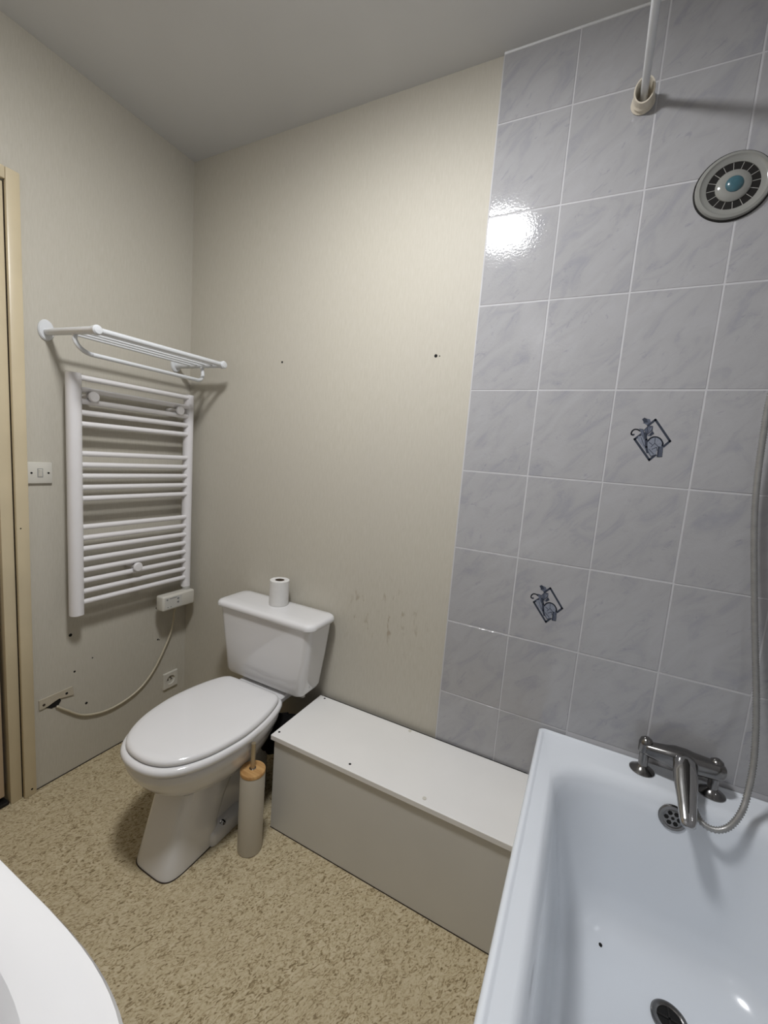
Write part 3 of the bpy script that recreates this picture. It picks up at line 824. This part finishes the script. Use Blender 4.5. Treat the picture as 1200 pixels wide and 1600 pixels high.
so = thing('wall_socket', (0, -0.08, 0.145), 'cream electrical socket low on the wall behind the toilet', 'socket')
bm = B()
sc = Vector((0, -0.080, 0.184))
n = 32
outer, inner = [], []
for k in range(n):
    a = 2 * PI * k / n + PI / 4
    c, s = math.cos(a), math.sin(a)
    m_ = 0.0375 / max(abs(c), abs(s))
    outer.append((sc.y + c * m_ * 0.95, sc.z + s * m_))
    inner.append((sc.y + c * 0.0215, sc.z + s * 0.0215))
loft(bm, [[(0.0003, y, z) for y, z in outer], [(0.008, y, z) for y, z in outer], [(0.0095, sc.y + (y - sc.y) * 0.96, sc.z + (z - sc.z) * 0.96) for y, z in outer], [(0.0095, y, z) for y, z in inner], [(0.0025, y, z) for y, z in inner]], True, True)
obj('faceplate', bm, 'plastic_white', so, True)
wellb = obj('pin_hole', lathe(lathe(B(), (0.0024, sc.y - 0.0095, sc.z), (1, 0, 0), [(0.003, 0), (0.003, 0.0007)], 10), (0.0024, sc.y + 0.0095, sc.z), (1, 0, 0), [(0.003, 0), (0.003, 0.0007)], 10), 'black_hole', so)
obj('earth_pin', tube(B(), [(0.0024, sc.y, sc.z + 0.0115), (0.011, sc.y, sc.z + 0.0115)], 0.0024, 10), 'worn_chrome', so)

sw = thing('light_switch', (0, -0.581, 1.115), 'square white light switch between the door frame and towel radiator', 'switch')
obj('faceplate', box(B(), (0.0003, -0.6175, 1.1155), (0.009, -0.545, 1.187), 0.003, 2), 'plastic_white', sw, True)
rk = obj('rocker', prism(B(), [(-0.587, 1.138), (-0.575, 1.138), (-0.575, 1.164), (-0.587, 1.164)], 'x', 0.0088, 0.0098), 'plastic_white', sw)
bm = B()
loft(bm, [[(0.0095, -0.586, 1.139), (0.0095, -0.576, 1.139), (0.0095, -0.576, 1.163), (0.0095, -0.586, 1.163)], [(0.0112, -0.5855, 1.140), (0.0112, -0.5765, 1.140), (0.0148, -0.5765, 1.162), (0.0148, -0.5855, 1.162)]])
obj('rocker_face', bm, 'plastic_white', rk)
obj('rocker_gap', box(B(), (0.0085, -0.589, 1.136), (0.0092, -0.573, 1.166)), 'label_print', rk)
for y in (-0.6055, -0.557):
    obj('screw', lathe(B(), (0.0085, y, 1.151), (1, 0, 0), [(0.0034, 0), (0.0034, 0.0009)], 12), 'dark_metal', sw)

# ------------------------------------------------------------------ towel shelf
sh = thing('towel_shelf', (0, -0.31, 1.62), 'white metal towel shelf with hanging bar above the radiator', 'towel shelf')
YA, YB, ZS, XE = -0.552, -0.074, 1.612, 0.285
for y in (YA, YB):
    f = obj('flange', lathe(B(), (0, y, ZS + 0.006), (1, 0, 0), [(0.033, 0.0003), (0.033, 0.004), (0.029, 0.008), (0.012, 0.010), (0.0, 0.010)], 32), 'shelf_enamel', sh, True)
    for v in f.data.vertices:                      # oval, narrower in width
        v.co.y = (v.co.y - (y + 0.31)) * 0.72 + (y + 0.31)
    for dz_ in (0.026, -0.026):
        obj('screw', lathe(B(), (0.0035, y, ZS + 0.006 + dz_), (1, 0, 0), [(0.003, 0), (0.003, 0.004)], 10), 'black_hole', f)
    ze = 1.601 if y == YA else 1.609
    a = obj('arm', tube(B(), [(0.006, y, ZS), (XE, y, ze)], 0.0115, 16), 'shelf_enamel', sh, True)
    obj('end_cap', lathe(B(), (XE - 0.001, y, ze), (1, 0, 0), [(0.0140, -0.012), (0.0150, -0.004), (0.0150, 0.004), (0.011, 0.009), (0, 0.011)], 24), 'shelf_enamel', a, True)
for k in range(5):
    x = 0.100 + (XE - 0.006 - 0.100) * k / 4
    obj('shelf_rod', tube(B(), [(x, YA, ZS - 0.011 * x / XE + 0.001), (x, YB, ZS - 0.003 * x / XE + 0.001)], 0.0048 if k < 4 else 0.0092, 12), 'shelf_enamel', sh, True)
hb_ = []
for y, sg in ((YA, 1), (YB, -1)):
    side = [(0.165, y + sg * 0.001, ZS - 0.006), (0.166, y + sg * 0.001, ZS - 0.024)]
    side += [(0.166 + 0.022 * k / 6, y + sg * 0.044 * (1 - math.cos(PI / 2 * k / 6)), ZS - 0.028 - 0.041 * math.sin(PI / 2 * k / 6)) for k in range(7)]
    side += [(0.188, y + sg * 0.07, ZS - 0.069)]
    hb_ += side if sg > 0 else side[::-1]
obj('hanging_bar', tube(B(), spline(hb_, 3), 0.0072, 14), 'shelf_enamel', sh, True)

# ------------------------------------------------------------------ wash basin (only its front rim shows)
WXC, WZ = 1.13, 0.82
ba = thing('wash_basin', (WXC, ROOM_Y, 0), 'white ceramic wash basin with a broad curved front rim', 'basin')
def dring(a, yf, z, n=4.6, yb=None, m=64):
    """closed D-shaped ring: superelliptic front, straight back"""
    yb = ROOM_Y + 0.006 if yb is None else yb
    pts = []
    for k in range(m + 1):
        u = -1 + 2 * k / m
        ang = PI * (1 - k / m)
        c, s = math.cos(ang), math.sin(ang)
        pts.append(Vector((WXC + a * math.copysign(abs(c) ** (2 / n), c), yb + (yf - yb) * abs(s) ** (2 / n), z)))
    return pts
bm = B()
loft(bm, [dring(.16, -1.42, .60, 3), dring(.24, -1.30, .66, 3.2), dring(.335, -1.19, .735), dring(.367, -1.150, .775), dring(.380, -1.133, .805), dring(.381, -1.131, .812), dring(.378, -1.134, .818), dring(.370, -1.142, .8205), dring(.342, -1.168, .8195),
          dring(.332, -1.178, .816, 3.8, ROOM_Y + .10), dring(.322, -1.187, .802, 3.6, ROOM_Y + .112), dring(.29, -1.207, .745, 3.2, ROOM_Y + .125), dring(.20, -1.28, .71, 2.8, ROOM_Y + .15), dring(.10, -1.38, .68, 2.4, ROOM_Y + .20), dring(.02, -1.44, .675, 2.2, ROOM_Y + .23)])
obj('bowl', bm, 'ceramic', ba, True)
bm = B()
loft(bm, [rrect(WXC - .10, WXC + .10, ROOM_Y + .006, -1.46, .06, 0.001), rrect(WXC - .08, WXC + .08, ROOM_Y + .006, -1.47, .06, 0.08), rrect(WXC - .075, WXC + .075, ROOM_Y + .006, -1.47, .06, 0.45), rrect(WXC - .10, WXC + .10, ROOM_Y + .006, -1.43, .06, 0.615)])
obj('pedestal', bm, 'ceramic', ba, True)
obj('drain', lathe(B(), (WXC, -1.455, .675), (0, 0, 1), [(0.022, 0), (0.022, 0.004), (0.018, 0.0045), (0.0, 0.003)], 24), 'chrome', ba, True)
obj('tap', tube(tube(B(), [(WXC, ROOM_Y + .055, .815), (WXC, ROOM_Y + .055, .90)], .02, 18), spline([(WXC, ROOM_Y + .055, .875), (WXC, ROOM_Y + .11, .895), (WXC, ROOM_Y + .16, .875)], 5), .012, 14), 'chrome', ba, True)
